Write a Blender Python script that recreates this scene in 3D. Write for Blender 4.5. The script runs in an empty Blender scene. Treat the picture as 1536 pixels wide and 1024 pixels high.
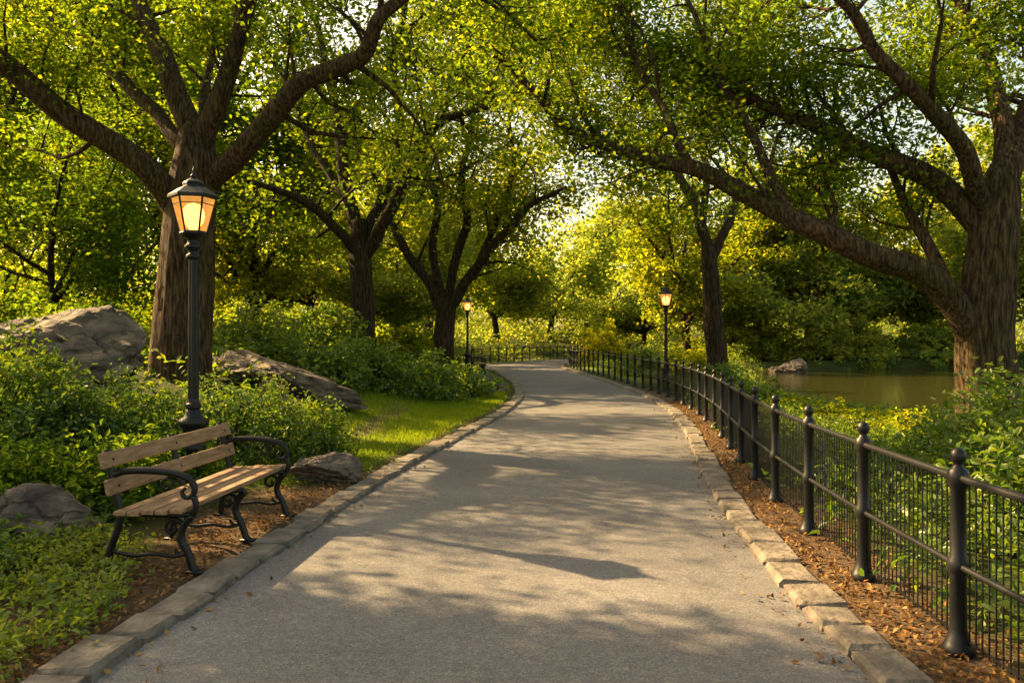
import bpy, bmesh, math, random
import numpy as np
from mathutils import Vector, noise, Matrix
R = random.Random(7); rng = np.random.default_rng(11)
C = bpy.context.scene.collection
F = 1195.0; HZ = 505.0; CH = 1.65
def P(px, py, d): return Vector(((px-768)/F*d, d, CH-(py-HZ)/F*d))

# ------------------------------------------------------------------ path edges (world metres)
def smooth_curve(ys, xs):
    g = np.arange(-12, 130, .1)
    v = np.interp(g, ys, xs)
    k = np.exp(-np.linspace(-2, 2, 31)**2); k /= k.sum()
    vp = np.pad(v, 15, mode='edge'); v2 = np.convolve(vp, k, 'valid')
    return g, v2
LG, LV = smooth_curve([-12,3.8,4.53,5.19,6.07,7.58,9.17,10.95,14.1,17.1,20.8,23.2,28.2,34.6,41,46.5,52,58,63.6,70,80,100,130],
                      [-2.2,-2.03,-1.95,-1.88,-1.79,-1.64,-1.44,-1.17,-.62,-.11,.26,.35,.25,-.32,-1.13,-1.5,.8,3.6,6.6,10,17,36,70])
RG, RV = smooth_curve([-12,3.8,4.53,5.4,6.68,8.39,10.66,13.6,17.1,20.8,24.6,29.4,35.9,42,47,53,63,73,80,100,130],
                      [1.65,1.72,1.75,1.8,1.9,2.1,2.47,2.96,3.4,3.65,3.62,3.4,3.0,2.6,2.8,4.4,9.2,15,20,40,74])
def LX(y): return np.interp(y, LG, LV)
def RX(y): return np.interp(y, RG, RV)
def sst(a, b, v):
    t = np.clip((v-a)/(b-a), 0, 1); return t*t*(3-2*t)
SHY = [15,19,22,25,38,50,54,60]; SHX = [40,16,10.5,9.4,12,15,22,60]
WATER = -.55
def shore(x, y):
    return np.minimum(np.minimum(x-np.interp(y, SHY, SHX), y-19.5), 54.5-y)
def wob(x, y, s=1.0):
    return (np.sin(x*1.3*s+y*.7*s)+np.sin(x*.6*s-y*1.7*s+1.3)+np.sin(x*2.9*s+y*2.3*s+.4)*.5+np.sin(-x*3.7*s+y*4.1*s)*.3)/2.8
def gz(x, y):
    x = np.asarray(x, float); y = np.asarray(y, float)
    dl = LX(y)-x; dr = x-RX(y); d = np.maximum(dl, dr)
    base = -.06+sst(.1, .3, d)*.09
    hill = sst(.9, 6.5, dl)*1.0*sst(2, 10, y+dl*.3) + sst(6, 25, dl)*1.1
    bank = -sst(1.2, 6.5, dr)*.42*(1-sst(40, 60, y)) + sst(10, 40, dr)*.5
    z = base+hill+bank+wob(x, y)*.05*sst(.4, 2.5, d)
    s = shore(x, y)
    k = sst(-3.5, .8, s)
    z = z*(1-k)+(WATER-.25)*k
    return z
def gzf(x, y): return float(gz(x, y))

# ------------------------------------------------------------------ tagging
def tag(o, label=None, cat=None, group=None, kind=None):
    if label: o['label'] = label
    if cat: o['category'] = cat
    if group: o['group'] = group
    if kind: o['kind'] = kind
    return o
def thing(name, label, cat, loc, rotz=0, group=None):
    o = bpy.data.objects.new(name, None); C.objects.link(o)
    o.empty_display_size = .2
    o.location = loc; o.rotation_euler = (0, 0, rotz)
    return tag(o, label, cat, group)
def copy_tree(root):
    r = root.copy(); C.objects.link(r)
    for ch in list(root.children):
        c = ch.copy(); C.objects.link(c); c.parent = r
        for g in list(ch.children):
            d = g.copy(); C.objects.link(d); d.parent = c
    return r

# ------------------------------------------------------------------ mesh helpers
def np_mesh(name, V, Q, mat, parent=None, tint=None, smooth=False, attrs=None):
    me = bpy.data.meshes.new(name)
    n = len(V); k = len(Q); w = Q.shape[1]
    me.vertices.add(n); me.vertices.foreach_set('co', np.ascontiguousarray(V, dtype=np.float32).ravel())
    me.loops.add(k*w); me.loops.foreach_set('vertex_index', np.ascontiguousarray(Q, dtype=np.int32).ravel())
    me.polygons.add(k); me.polygons.foreach_set('loop_start', np.arange(0, k*w, w, dtype=np.int32))
    me.update(calc_edges=True)
    if tint is not None:
        a = me.attributes.new('tint', 'FLOAT', 'FACE'); a.data.foreach_set('value', np.ascontiguousarray(tint, dtype=np.float32))
    if attrs:
        for kx, v in attrs.items():
            a = me.attributes.new(kx, 'FLOAT', 'POINT'); a.data.foreach_set('value', np.ascontiguousarray(v, dtype=np.float32))
    me.polygons.foreach_set('use_smooth', np.full(k, smooth, dtype=bool))
    me.materials.append(mat)
    o = bpy.data.objects.new(name, me); C.objects.link(o)
    if parent: o.parent = parent
    return o

class MB:
    def __init__(s): s.v = []; s.f = []
    def tube(s, pts, rads, n=8, ridge=0, flat=None):
        pts = [Vector(p) for p in pts]
        b0 = len(s.v); m = len(pts)
        t = (pts[1]-pts[0]).normalized()
        u = t.orthogonal().normalized()
        if flat: u = Vector(flat)
        acc = 0
        for i, p in enumerate(pts):
            if i: acc += (p-pts[i-1]).length
            if i == 0: t = pts[1]-p
            elif i == m-1: t = p-pts[i-1]
            else: t = pts[i+1]-pts[i-1]
            t = t.normalized() if t.length > 1e-9 else Vector((0,0,1))
            u = (u-t*u.dot(t)); u = u.normalized() if u.length > 1e-6 else t.orthogonal().normalized()
            w = t.cross(u)
            for k in range(n):
                a = 2*math.pi*k/n
                r = rads[i]
                if ridge:
                    r *= 1+ridge*noise.noise(Vector((math.cos(a)*2.6, math.sin(a)*2.6, acc*.45)))+ridge*.6*noise.noise(Vector((math.cos(a)*8, math.sin(a)*8, acc*.7+5)))
                s.v.append(p+(u*math.cos(a)+w*math.sin(a))*r)
        for i in range(m-1):
            for k in range(n):
                a = b0+i*n+k; b = b0+i*n+(k+1) % n
                s.f.append((a, b, b+n, a+n))
        s.f.append(tuple(b0+k for k in reversed(range(n))))
        s.f.append(tuple(b0+(m-1)*n+k for k in range(n)))
        return s
    def lathe(s, prof, n=12, c=(0,0,0), rot=0, sx=1):
        b0 = len(s.v)
        for r, z in prof:
            for k in range(n):
                a = 2*math.pi*k/n+rot
                s.v.append(Vector((c[0]+r*math.cos(a), c[1]+r*math.sin(a), c[2]+z)))
        for i in range(len(prof)-1):
            for k in range(n):
                a = b0+i*n+k; b = b0+i*n+(k+1) % n
                s.f.append((a, b, b+n, a+n))
        s.f.append(tuple(b0+k for k in reversed(range(n))))
        s.f.append(tuple(b0+(len(prof)-1)*n+k for k in range(n)))
        return s
    def box(s, c, size, M=None, ch=.004, jit=0):
        hx, hy, hz = size[0]/2, size[1]/2, size[2]/2
        rings = [(hx-ch, hy-ch, -hz), (hx, hy, -hz+ch), (hx, hy, hz-ch), (hx-ch, hy-ch, hz)]
        b0 = len(s.v)
        for (x, y, z) in rings:
            for sx, sy in ((1,1),(-1,1),(-1,-1),(1,-1)):
                v = Vector((sx*x+R.uniform(-jit, jit), sy*y+R.uniform(-jit, jit), z+R.uniform(-jit, jit)*.6))
                if M: v = M @ v
                s.v.append(v+Vector(c))
        for i in range(3):
            for k in range(4):
                a = b0+i*4+k; b = b0+i*4+(k+1) % 4
                s.f.append((a, b, b+4, a+4))
        s.f.append((b0+3, b0+2, b0+1, b0)); s.f.append((b0+12, b0+13, b0+14, b0+15))
        return s
    def build(s, name, mat, parent=None, smooth=True, origin=None):
        o0 = Vector(origin) if origin is not None else Vector((0,0,0))
        me = bpy.data.meshes.new(name)
        me.from_pydata([tuple(v-o0) for v in s.v], [], s.f); me.update()
        if smooth:
            me.polygons.foreach_set('use_smooth', np.ones(len(me.polygons), dtype=bool))
        me.materials.append(mat)
        o = bpy.data.objects.new(name, me); C.objects.link(o)
        if parent: o.parent = parent
        return o

def catmull(pts, rads, sub=5, wig=0, seed=0):
    out = []; ro = []
    n = len(pts)
    for i in range(n-1):
        p0 = pts[max(i-1, 0)]; p1 = pts[i]; p2 = pts[i+1]; p3 = pts[min(i+2, n-1)]
        for k in range(sub):
            t = k/sub
            q = .5*((2*p1)+(-p0+p2)*t+(2*p0-5*p1+4*p2-p3)*t*t+(-p0+3*p1-3*p2+p3)*t**3)
            if wig and (i or k):
                q = q+noise.noise_vector(Vector((seed*3.1, 0, 0))+q*.9)*wig
            out.append(q); ro.append(rads[i]*(1-t)+rads[i+1]*t)
    out.append(pts[-1]); ro.append(rads[-1])
    return out, ro

# ------------------------------------------------------------------ materials
def newmat(name):
    m = bpy.data.materials.new(name); m.use_nodes = True
    nt = m.node_tree; nt.nodes.clear()
    out = nt.nodes.new('ShaderNodeOutputMaterial')
    return m, nt, out
def ramp(nt, stops):
    r = nt.nodes.new('ShaderNodeValToRGB'); e = r.color_ramp.elements
    while len(e) < len(stops): e.new(.5)
    for i, (p, c) in enumerate(stops):
        e[i].position = p; e[i].color = (*c, 1)
    return r
def tex(nt, kind, scale, mapscale=(1,1,1), detail=6, coord='Object', rough=.55):
    tc = nt.nodes.new('ShaderNodeTexCoord'); mp = nt.nodes.new('ShaderNodeMapping')
    mp.inputs['Scale'].default_value = mapscale
    nt.links.new(tc.outputs[coord], mp.inputs['Vector'])
    t = nt.nodes.new(kind); nt.links.new(mp.outputs['Vector'], t.inputs['Vector'])
    t.inputs['Scale'].default_value = scale
    if kind == 'ShaderNodeTexNoise':
        t.inputs['Detail'].default_value = detail; t.inputs['Roughness'].default_value = rough
    return t
def mixrgb(nt, a, b, fac, mode='MIX'):
    m = nt.nodes.new('ShaderNodeMix'); m.data_type = 'RGBA'; m.blend_type = mode
    for s, v in ((6, a), (7, b)):
        if isinstance(v, tuple): m.inputs[s].default_value = (*v, 1)
        else: nt.links.new(v, m.inputs[s])
    if isinstance(fac, (int, float)): m.inputs[0].default_value = fac
    else: nt.links.new(fac, m.inputs[0])
    return m.outputs[2]
def solid(name, stops, scale=6, mapscale=(1,1,1), rough=.7, bump=.3, bscale=30, bmap=None, metallic=0, spec=.4, bdist=.02, cracks=0):
    m, nt, out = newmat(name)
    b = nt.nodes.new('ShaderNodeBsdfPrincipled')
    t = tex(nt, 'ShaderNodeTexNoise', scale, mapscale, 8, rough=.62)
    r = ramp(nt, stops); nt.links.new(t.outputs[0], r.inputs[0])
    col = r.outputs[0]
    t2 = tex(nt, 'ShaderNodeTexNoise', bscale, bmap or mapscale, 8)
    hgt = t2.outputs[0]
    if cracks:
        v = tex(nt, 'ShaderNodeTexVoronoi', cracks, (1,1,1.7)); v.feature = 'DISTANCE_TO_EDGE'
        wn = tex(nt, 'ShaderNodeTexNoise', 2.2, detail=7)
        mp = nt.nodes.new('ShaderNodeMapping'); mp.inputs['Scale'].default_value = (.7, 1.1, 2.4); mp.inputs['Rotation'].default_value = (.2, .35, 0)
        tc = nt.nodes.new('ShaderNodeTexCoord')
        nt.links.new(mixrgb(nt, tc.outputs['Object'], wn.outputs['Color'], .9, 'ADD'), mp.inputs[0])
        nt.links.new(mp.outputs[0], v.inputs['Vector'])
        cr = ramp(nt, [(0,(.3,.27,.25)), (.035,(1,1,1))]); nt.links.new(v.outputs['Distance'], cr.inputs[0])
        col = mixrgb(nt, col, cr.outputs[0], .7, 'MULTIPLY')
        hgt = mixrgb(nt, t2.outputs['Color'], cr.outputs[0], .4, 'MULTIPLY')
    nt.links.new(col, b.inputs['Base Color'])
    b.inputs['Roughness'].default_value = rough; b.inputs['Metallic'].default_value = metallic
    b.inputs['Specular IOR Level'].default_value = spec
    if bump:
        bp = nt.nodes.new('ShaderNodeBump'); bp.inputs['Strength'].default_value = bump; bp.inputs['Distance'].default_value = bdist
        nt.links.new(hgt, bp.inputs['Height']); nt.links.new(bp.outputs[0], b.inputs['Normal'])
    nt.links.new(b.outputs[0], out.inputs[0])
    return m
def leaf_mat(name, d, m_, l, trans=(2.3, 2.0, .7), fac=.5, gloss=False):
    m, nt, out = newmat(name)
    at = nt.nodes.new('ShaderNodeAttribute'); at.attribute_name = 'tint'
    r = ramp(nt, [(0, d), (.5, m_), (1, l)]); nt.links.new(at.outputs['Fac'], r.inputs[0])
    df = nt.nodes.new('ShaderNodeBsdfDiffuse'); nt.links.new(r.outputs[0], df.inputs[0])
    tr = nt.nodes.new('ShaderNodeBsdfTranslucent')
    nt.links.new(mixrgb(nt, r.outputs[0], trans, 1.0, 'MULTIPLY'), tr.inputs[0])
    mx = nt.nodes.new('ShaderNodeMixShader'); mx.inputs[0].default_value = fac
    nt.links.new(df.outputs[0], mx.inputs[1]); nt.links.new(tr.outputs[0], mx.inputs[2])
    last = mx
    if gloss:
        gl = nt.nodes.new('ShaderNodeBsdfGlossy'); gl.inputs['Roughness'].default_value = .45; gl.inputs[0].default_value = (.6,.6,.5,1)
        m2 = nt.nodes.new('ShaderNodeMixShader'); m2.inputs[0].default_value = .05
        nt.links.new(mx.outputs[0], m2.inputs[1]); nt.links.new(gl.outputs[0], m2.inputs[2]); last = m2
    nt.links.new(last.outputs[0], out.inputs[0])
    return m
LEAF_TREE = leaf_mat('tree_leaf', (.032,.068,.013), (.088,.138,.018), (.215,.228,.022), (2.7,2.42,.55), .6)
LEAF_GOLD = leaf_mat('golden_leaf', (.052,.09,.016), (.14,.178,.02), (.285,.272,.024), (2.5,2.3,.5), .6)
LEAF_DARK = leaf_mat('dark_leaf', (.032,.066,.018), (.072,.124,.022), (.145,.178,.024), (2.6,2.4,.55), .55)
LEAF_SHRUB = leaf_mat('shrub_leaf', (.031,.073,.017), (.076,.134,.022), (.175,.21,.024), (2.2,2.1,.55), .45, True)
LEAF_FAR_HAZED = leaf_mat('far_leaf_hazed', (.09,.148,.055), (.175,.225,.055), (.33,.315,.055), (2.35,2.2,.7), .55)  # pale, low-contrast greens put distance haze into the leaf colour
GRASS = leaf_mat('grass_blade', (.08,.14,.014), (.15,.215,.02), (.26,.28,.024), (2.1,2.0,.5), .4)
LITTER = leaf_mat('fallen_leaf', (.085,.045,.02), (.20,.11,.045), (.38,.225,.08), (1.2,1,.7), .2)

def bark(name, c0, c1, c2):
    m, nt, out = newmat(name)
    b = nt.nodes.new('ShaderNodeBsdfPrincipled'); b.inputs['Roughness'].default_value = .9; b.inputs['Specular IOR Level'].default_value = .15
    t = tex(nt, 'ShaderNodeTexNoise', 17, (1.5,1.5,.2), 9, rough=.66)
    r = ramp(nt, [(.38, c0), (.5, c1), (.64, c2)]); nt.links.new(t.outputs[0], r.inputs[0])
    big = tex(nt, 'ShaderNodeTexNoise', 1.1, (1,1,1), 4)
    r2 = ramp(nt, [(.4, (1,1,1)), (.68, (.8,.95,.6))]); nt.links.new(big.outputs[0], r2.inputs[0])
    nt.links.new(mixrgb(nt, r.outputs[0], r2.outputs[0], 1.0, 'MULTIPLY'), b.inputs['Base Color'])
    bp = nt.nodes.new('ShaderNodeBump'); bp.inputs['Strength'].default_value = 1; bp.inputs['Distance'].default_value = .08
    nt.links.new(t.outputs[0], bp.inputs['Height']); nt.links.new(bp.outputs[0], b.inputs['Normal'])
    nt.links.new(b.outputs[0], out.inputs[0])
    return m
BARK = bark('bark', (.018,.011,.006), (.07,.043,.025), (.16,.102,.06))
BARKD = bark('dark_bark', (.010,.007,.004), (.038,.025,.015), (.095,.062,.035))
ROCK = solid('rock', [(.32,(.04,.032,.026)), (.5,(.11,.086,.068)), (.68,(.23,.175,.13))], 2.6, (1,1,2.0), .85, 1.0, 6, bdist=.09, cracks=1.0)
ROCKB = solid('brown_rock', [(.3,(.05,.033,.02)), (.5,(.13,.085,.052)), (.7,(.24,.16,.10))], 3, (.6,2,3), .85, 1.0, 6, bdist=.08, cracks=1.6)
STONE = solid('kerb_granite', [(.3,(.07,.058,.047)), (.5,(.155,.13,.105)), (.7,(.25,.212,.17))], 5, (1,1,1), .88, .9, 18, bdist=.03)
IRON = solid('black_iron', [(.3,(.005,.005,.006)), (.7,(.012,.012,.013))], 12, rough=.42, bump=.15, bscale=60, spec=.3, bdist=.004)
WOOD = solid('bench_wood', [(.28,(.12,.068,.035)), (.5,(.25,.148,.08)), (.72,(.37,.24,.14))], 7, (6,.7,6), .65, .35, 9, bdist=.008)

def asphalt():
    m, nt, out = newmat('asphalt')
    b = nt.nodes.new('ShaderNodeBsdfPrincipled'); b.inputs['Roughness'].default_value = .85; b.inputs['Specular IOR Level'].default_value = .25
    big = tex(nt, 'ShaderNodeTexNoise', .55, (1,1,1), 6)
    r = ramp(nt, [(.3,(.115,.113,.116)), (.5,(.147,.143,.146)), (.7,(.185,.18,.18))]); nt.links.new(big.outputs[0], r.inputs[0])
    v = tex(nt, 'ShaderNodeTexVoronoi', 130)
    sp = ramp(nt, [(0,(.5,.5,.5)), (.42,(.93,.93,.93)), (.8,(1.12,1.11,1.1)), (1,(1.9,1.75,1.6))])
    sep = nt.nodes.new('ShaderNodeSeparateColor'); nt.links.new(v.outputs['Color'], sep.inputs[0])
    nt.links.new(sep.outputs[0], sp.inputs[0])
    n2 = tex(nt, 'ShaderNodeTexNoise', 14, (1,1,1), 9, rough=.78)
    r2 = ramp(nt, [(.3,(.66,.66,.66)), (.7,(1.3,1.28,1.25))]); nt.links.new(n2.outputs[0], r2.inputs[0])
    c = mixrgb(nt, r.outputs[0], sp.outputs[0], .75, 'MULTIPLY')
    c = mixrgb(nt, c, r2.outputs[0], .8, 'MULTIPLY')
    nt.links.new(c, b.inputs['Base Color'])
    bp = nt.nodes.new('ShaderNodeBump'); bp.inputs['Strength'].default_value = .5; bp.inputs['Distance'].default_value = .006
    nt.links.new(v.outputs['Distance'], bp.inputs['Height']); nt.links.new(bp.outputs[0], b.inputs['Normal'])
    nt.links.new(b.outputs[0], out.inputs[0]); return m
ASPHALT = asphalt()
def groundmat():
    m, nt, out = newmat('ground_soil')
    b = nt.nodes.new('ShaderNodeBsdfPrincipled'); b.inputs['Roughness'].default_value = .95; b.inputs['Specular IOR Level'].default_value = .1
    n = tex(nt, 'ShaderNodeTexNoise', 2.2, detail=8)
    soil = ramp(nt, [(.3,(.025,.035,.01)), (.55,(.05,.06,.016)), (.75,(.075,.07,.028))]); nt.links.new(n.outputs[0], soil.inputs[0])
    n2 = tex(nt, 'ShaderNodeTexNoise', 32, detail=9, rough=.75)
    lit = ramp(nt, [(.3,(.042,.029,.019)), (.5,(.105,.07,.043)), (.7,(.21,.145,.088))]); nt.links.new(n2.outputs[0], lit.inputs[0])
    n3 = tex(nt, 'ShaderNodeTexNoise', 9, detail=8, rough=.7)
    law = ramp(nt, [(.3,(.06,.10,.012)), (.5,(.12,.16,.016)), (.7,(.18,.20,.02))]); nt.links.new(n3.outputs[0], law.inputs[0])
    a1 = nt.nodes.new('ShaderNodeAttribute'); a1.attribute_name = 'litter'
    a2 = nt.nodes.new('ShaderNodeAttribute'); a2.attribute_name = 'lawn'
    c = mixrgb(nt, soil.outputs[0], lit.outputs[0], a1.outputs['Fac']); c = mixrgb(nt, c, law.outputs[0], a2.outputs['Fac'])
    nt.links.new(c, b.inputs['Base Color'])
    bp = nt.nodes.new('ShaderNodeBump'); bp.inputs['Strength'].default_value = .8; bp.inputs['Distance'].default_value = .03
    nt.links.new(n2.outputs[0], bp.inputs['Height']); nt.links.new(bp.outputs[0], b.inputs['Normal'])
    nt.links.new(b.outputs[0], out.inputs[0]); return m
GROUND = groundmat()
def watermat():
    m, nt, out = newmat('pond_water')
    b = nt.nodes.new('ShaderNodeBsdfPrincipled'); b.inputs['Roughness'].default_value = .03
    b.inputs['Base Color'].default_value = (.045,.045,.014,1); b.inputs['IOR'].default_value = 1.9; b.inputs['Specular IOR Level'].default_value = 1.0
    t = tex(nt, 'ShaderNodeTexNoise', 1.4, (1,2.4,1), 5)
    bp = nt.nodes.new('ShaderNodeBump'); bp.inputs['Strength'].default_value = .25; bp.inputs['Distance'].default_value = .06
    nt.links.new(t.outputs[0], bp.inputs['Height']); nt.links.new(bp.outputs[0], b.inputs['Normal'])
    nt.links.new(b.outputs[0], out.inputs[0]); return m
WATERM = watermat()
def emit(name, col, s, transp=0):
    m, nt, out = newmat(name)
    e = nt.nodes.new('ShaderNodeEmission'); e.inputs[0].default_value = (*col, 1); e.inputs[1].default_value = s
    if transp:
        t = nt.nodes.new('ShaderNodeBsdfTransparent'); t.inputs[0].default_value = (1,.75,.42,1)
        mx = nt.nodes.new('ShaderNodeMixShader'); mx.inputs[0].default_value = 1-transp
        n = tex(nt, 'ShaderNodeTexNoise', 14, detail=3); r = ramp(nt, [(.3,(.75,.75,.75)), (.7,(1.1,1.1,1.1))]); nt.links.new(n.outputs[0], r.inputs[0])
        nt.links.new(mixrgb(nt, (*col,), r.outputs[0], 1.0, 'MULTIPLY'), e.inputs[0])
        nt.links.new(t.outputs[0], mx.inputs[1]); nt.links.new(e.outputs[0], mx.inputs[2]); nt.links.new(mx.outputs[0], out.inputs[0])
    else: nt.links.new(e.outputs[0], out.inputs[0])
    return m
BULB = emit('lamp_bulb_glow', (1,.66,.24), 9)
PANE = emit('lamp_glass', (1,.43,.08), 1.25, .34)

# ------------------------------------------------------------------ setting: ground, path, kerbs, water
def axis(lo, hi, step, far_lo, far_hi):
    a = list(np.arange(lo, hi, step)); s = step; v = hi
    while v < far_hi: a.append(v); s *= 1.25; v += s
    a.append(far_hi); s = step; v = lo-step; pre = []
    while v > far_lo: pre.append(v); s *= 1.25; v -= s
    pre.append(far_lo)
    return np.array(pre[::-1]+a)
ax = axis(-11, 14, .2, -500, 500); ay = axis(-4, 66, .25, -40, 700)
GX, GY = np.meshgrid(ax, ay)
GZ = gz(GX, GY)
nx, ny = len(ax), len(ay)
V = np.stack([GX.ravel(), GY.ravel(), GZ.ravel()], 1)
i0 = (np.arange(ny-1)[:, None]*nx+np.arange(nx-1)[None, :]).ravel()
Q = np.stack([i0, i0+1, i0+nx+1, i0+nx], 1)
def lawn_mask(x, y):
    dl = LX(y)-x
    w = wob(x, y, 1.1)
    m = sst(.35, .6, dl+w*.08)*(1-sst(2.6, 3.5, dl+w*.5+(y-14)*-.03))*sst(8.6, 9.8, y+w*.5+dl*.35)*(1-sst(20, 26, y))
    trail = .85*np.exp(-((dl-1.25-(y-10)*.14+w*.12)/.27)**2)*sst(11.5, 13, y)*(1-sst(16, 19, y))
    far = sst(.3, .6, dl)*(1-sst(1.4, 2.2, dl))*sst(24, 27, y)*(1-sst(60, 70, y))
    farr = sst(.9, 1.2, x-RX(y))*(1-sst(2, 3, x-RX(y)))*sst(26, 30, y)
    return np.clip(m*(1-trail)+far+farr, 0, 1)
def litter_mask(x, y):
    dl = LX(y)-x; dr = x-RX(y); w = wob(x, y, 2.1)
    a = sst(.1, .2, dl)*(1-sst(.9, 1.4, dl+w*.25))*(1-sst(8.5, 10, y))
    b = sst(.1, .2, dr)*(1-sst(.7, 1.1, dr+w*.2))*(1-sst(22, 26, y))
    c = np.exp(-((dl-1.25-(y-10)*.14+wob(x, y, 1.1)*.12)/.38)**2)*sst(11, 13, y)*(1-sst(17, 20, y))
    return np.clip(a+b+c, 0, 1)
g = np_mesh('ground', V, Q, GROUND, smooth=True, attrs={'lawn': lawn_mask(V[:,0], V[:,1]), 'litter': litter_mask(V[:,0], V[:,1])})
tag(g, kind='structure')

ys = np.arange(-10, 110, .3); ts = np.linspace(0, 1, 13)
PXm = LX(ys)[:, None]*(1-ts)[None, :]+RX(ys)[:, None]*ts[None, :]
PYm = np.repeat(ys[:, None], 13, 1)
V = np.stack([PXm.ravel(), PYm.ravel(), np.zeros(PXm.size)], 1)
i0 = (np.arange(len(ys)-1)[:, None]*13+np.arange(12)[None, :]).ravel()
tag(np_mesh('path', V, np.stack([i0, i0+1, i0+14, i0+13], 1), ASPHALT, smooth=True), kind='structure')

wx = np.linspace(6, 75, 24); wy = np.linspace(17, 58, 16)
WX, WY = np.meshgrid(wx, wy)
V = np.stack([WX.ravel(), WY.ravel(), np.full(WX.size, WATER)], 1)
i0 = (np.arange(15)[:, None]*24+np.arange(23)[None, :]).ravel()
tag(np_mesh('pond_water', V, np.stack([i0, i0+1, i0+25, i0+24], 1), WATERM), kind='structure')

def kerb(name, ex, sgn):
    root = bpy.data.objects.new(name, None); C.objects.link(root); tag(root, kind='structure')
    yy = np.arange(-1.5, 78, .05); xx = ex(yy)
    seg = np.hypot(np.diff(xx), np.diff(yy)); cum = np.concatenate([[0], np.cumsum(seg)])
    s = 0.; far = MB()
    while s < cum[-1]-1:
        l = R.uniform(.32, .52); sm = s+l/2
        y = np.interp(sm, cum, yy); x = float(ex(y)); x2 = float(ex(y+.1))
        tx, ty = (x2-x)/.1, 1; n = math.hypot(tx, ty); tx /= n; ty /= n
        ang = math.atan2(ty, tx)+R.uniform(-.03, .03)
        w = R.uniform(.23, .29)
        cx = x+sgn*(w/2-.01)*ty+R.uniform(-.012, .012); cy = y-sgn*w/2*tx
        M = Matrix.Rotation(ang, 3, 'Z') @ Matrix.Rotation(R.uniform(-.035, .035), 3, 'X') @ Matrix.Rotation(R.uniform(-.02, .02), 3, 'Y')
        mb = far if y > 32 else MB()
        mb.box((cx, cy, -.04+R.uniform(-.008, .012)), (l-R.uniform(.018, .04), w, .18), M, ch=.024, jit=.013)
        if y <= 32: mb.build('kerb_stone', STONE, root, smooth=False)
        s += l
    o = far.build('kerb_stones', STONE, root, smooth=False); o['kind'] = 'stuff'
kerb('left_kerb', LX, -1); kerb('right_kerb', RX, 1)

# ------------------------------------------------------------------ leaves
def unit(a): return a/np.maximum(np.linalg.norm(a, axis=1, keepdims=True), 1e-9)
def leaf_arrays(c, size, up=.6, six=False, aspect=.55, out=None, droop=.15):
    N = len(c)
    d = unit(rng.normal(size=(N, 3))*np.array([1, 1, .6])-np.array([0, 0, droop]))
    nrm = rng.normal(size=(N, 3))+np.array([0, 0, up*2])
    if out is not None: nrm += out*1.1
    nrm = unit(nrm)
    sd = unit(np.cross(nrm, d)); nrm = np.cross(d, sd)
    L = (size*rng.uniform(.65, 1.3, N))[:, None]; W = L*aspect*rng.uniform(.8, 1.2, (N, 1))
    f = nrm*W*.16
    if not six:
        V = np.stack([c-d*L*.5, c-sd*W*.5+f-d*L*.06, c+d*L*.5, c+sd*W*.5+f-d*L*.06], 1).reshape(-1, 3)
        Q = np.arange(N*4).reshape(N, 4)
        return V, Q, 1
    tipd = -nrm*L*.12
    V = np.stack([c-d*L*.5, c-sd*W*.46+f-d*L*.2, c-sd*W*.38+f+d*L*.18, c+d*L*.5+tipd, c+sd*W*.38+f+d*L*.18, c+sd*W*.46+f-d*L*.2], 1).reshape(-1, 3)
    b = np.arange(N)*6
    Q = np.stack([np.stack([b, b+1, b+2, b+3], 1), np.stack([b, b+3, b+4, b+5], 1)], 1).reshape(-1, 4)
    return V, Q, 2
def leaves_from_clumps(name, cl, rad, per, size, mat, parent=None, origin=(0,0,0), six=False, tbase=.42, up=.6, flat=.55, tv=.2, out_from=None, aspect=.55, zlim=None):
    cl = np.array([tuple(c) for c in cl]); n = len(cl)
    cnt = rng.poisson(per, n)+2
    idx = np.repeat(np.arange(n), cnt)
    rr = np.asarray(rad) if np.ndim(rad) else np.full(n, rad)
    pos = cl[idx]+rng.normal(size=(len(idx), 3))*(rr[idx][:, None]*.55)*np.array([1, 1, flat])
    t = tbase+rng.normal(size=n)[idx]*tv*.7+rng.normal(size=len(idx))*tv*.7
    if zlim is not None:
        k = pos[:, 2] > gz(pos[:, 0], pos[:, 1])+zlim; pos = pos[k]; t = t[k]
    out = None
    if out_from is not None: out = unit(pos-np.array(out_from))
    V, Q, k = leaf_arrays(pos, size, up, six, aspect, out)
    return np_mesh(name, V-np.array(origin), Q, mat, parent, np.clip(np.repeat(t, k), 0, 1))
def solidity(c, freq, seed):
    o = Vector((seed*7.3, seed*1.7, 4.1))
    return noise.noise(c*freq+o)+.35*noise.noise(c*freq*2.3+o)

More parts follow.
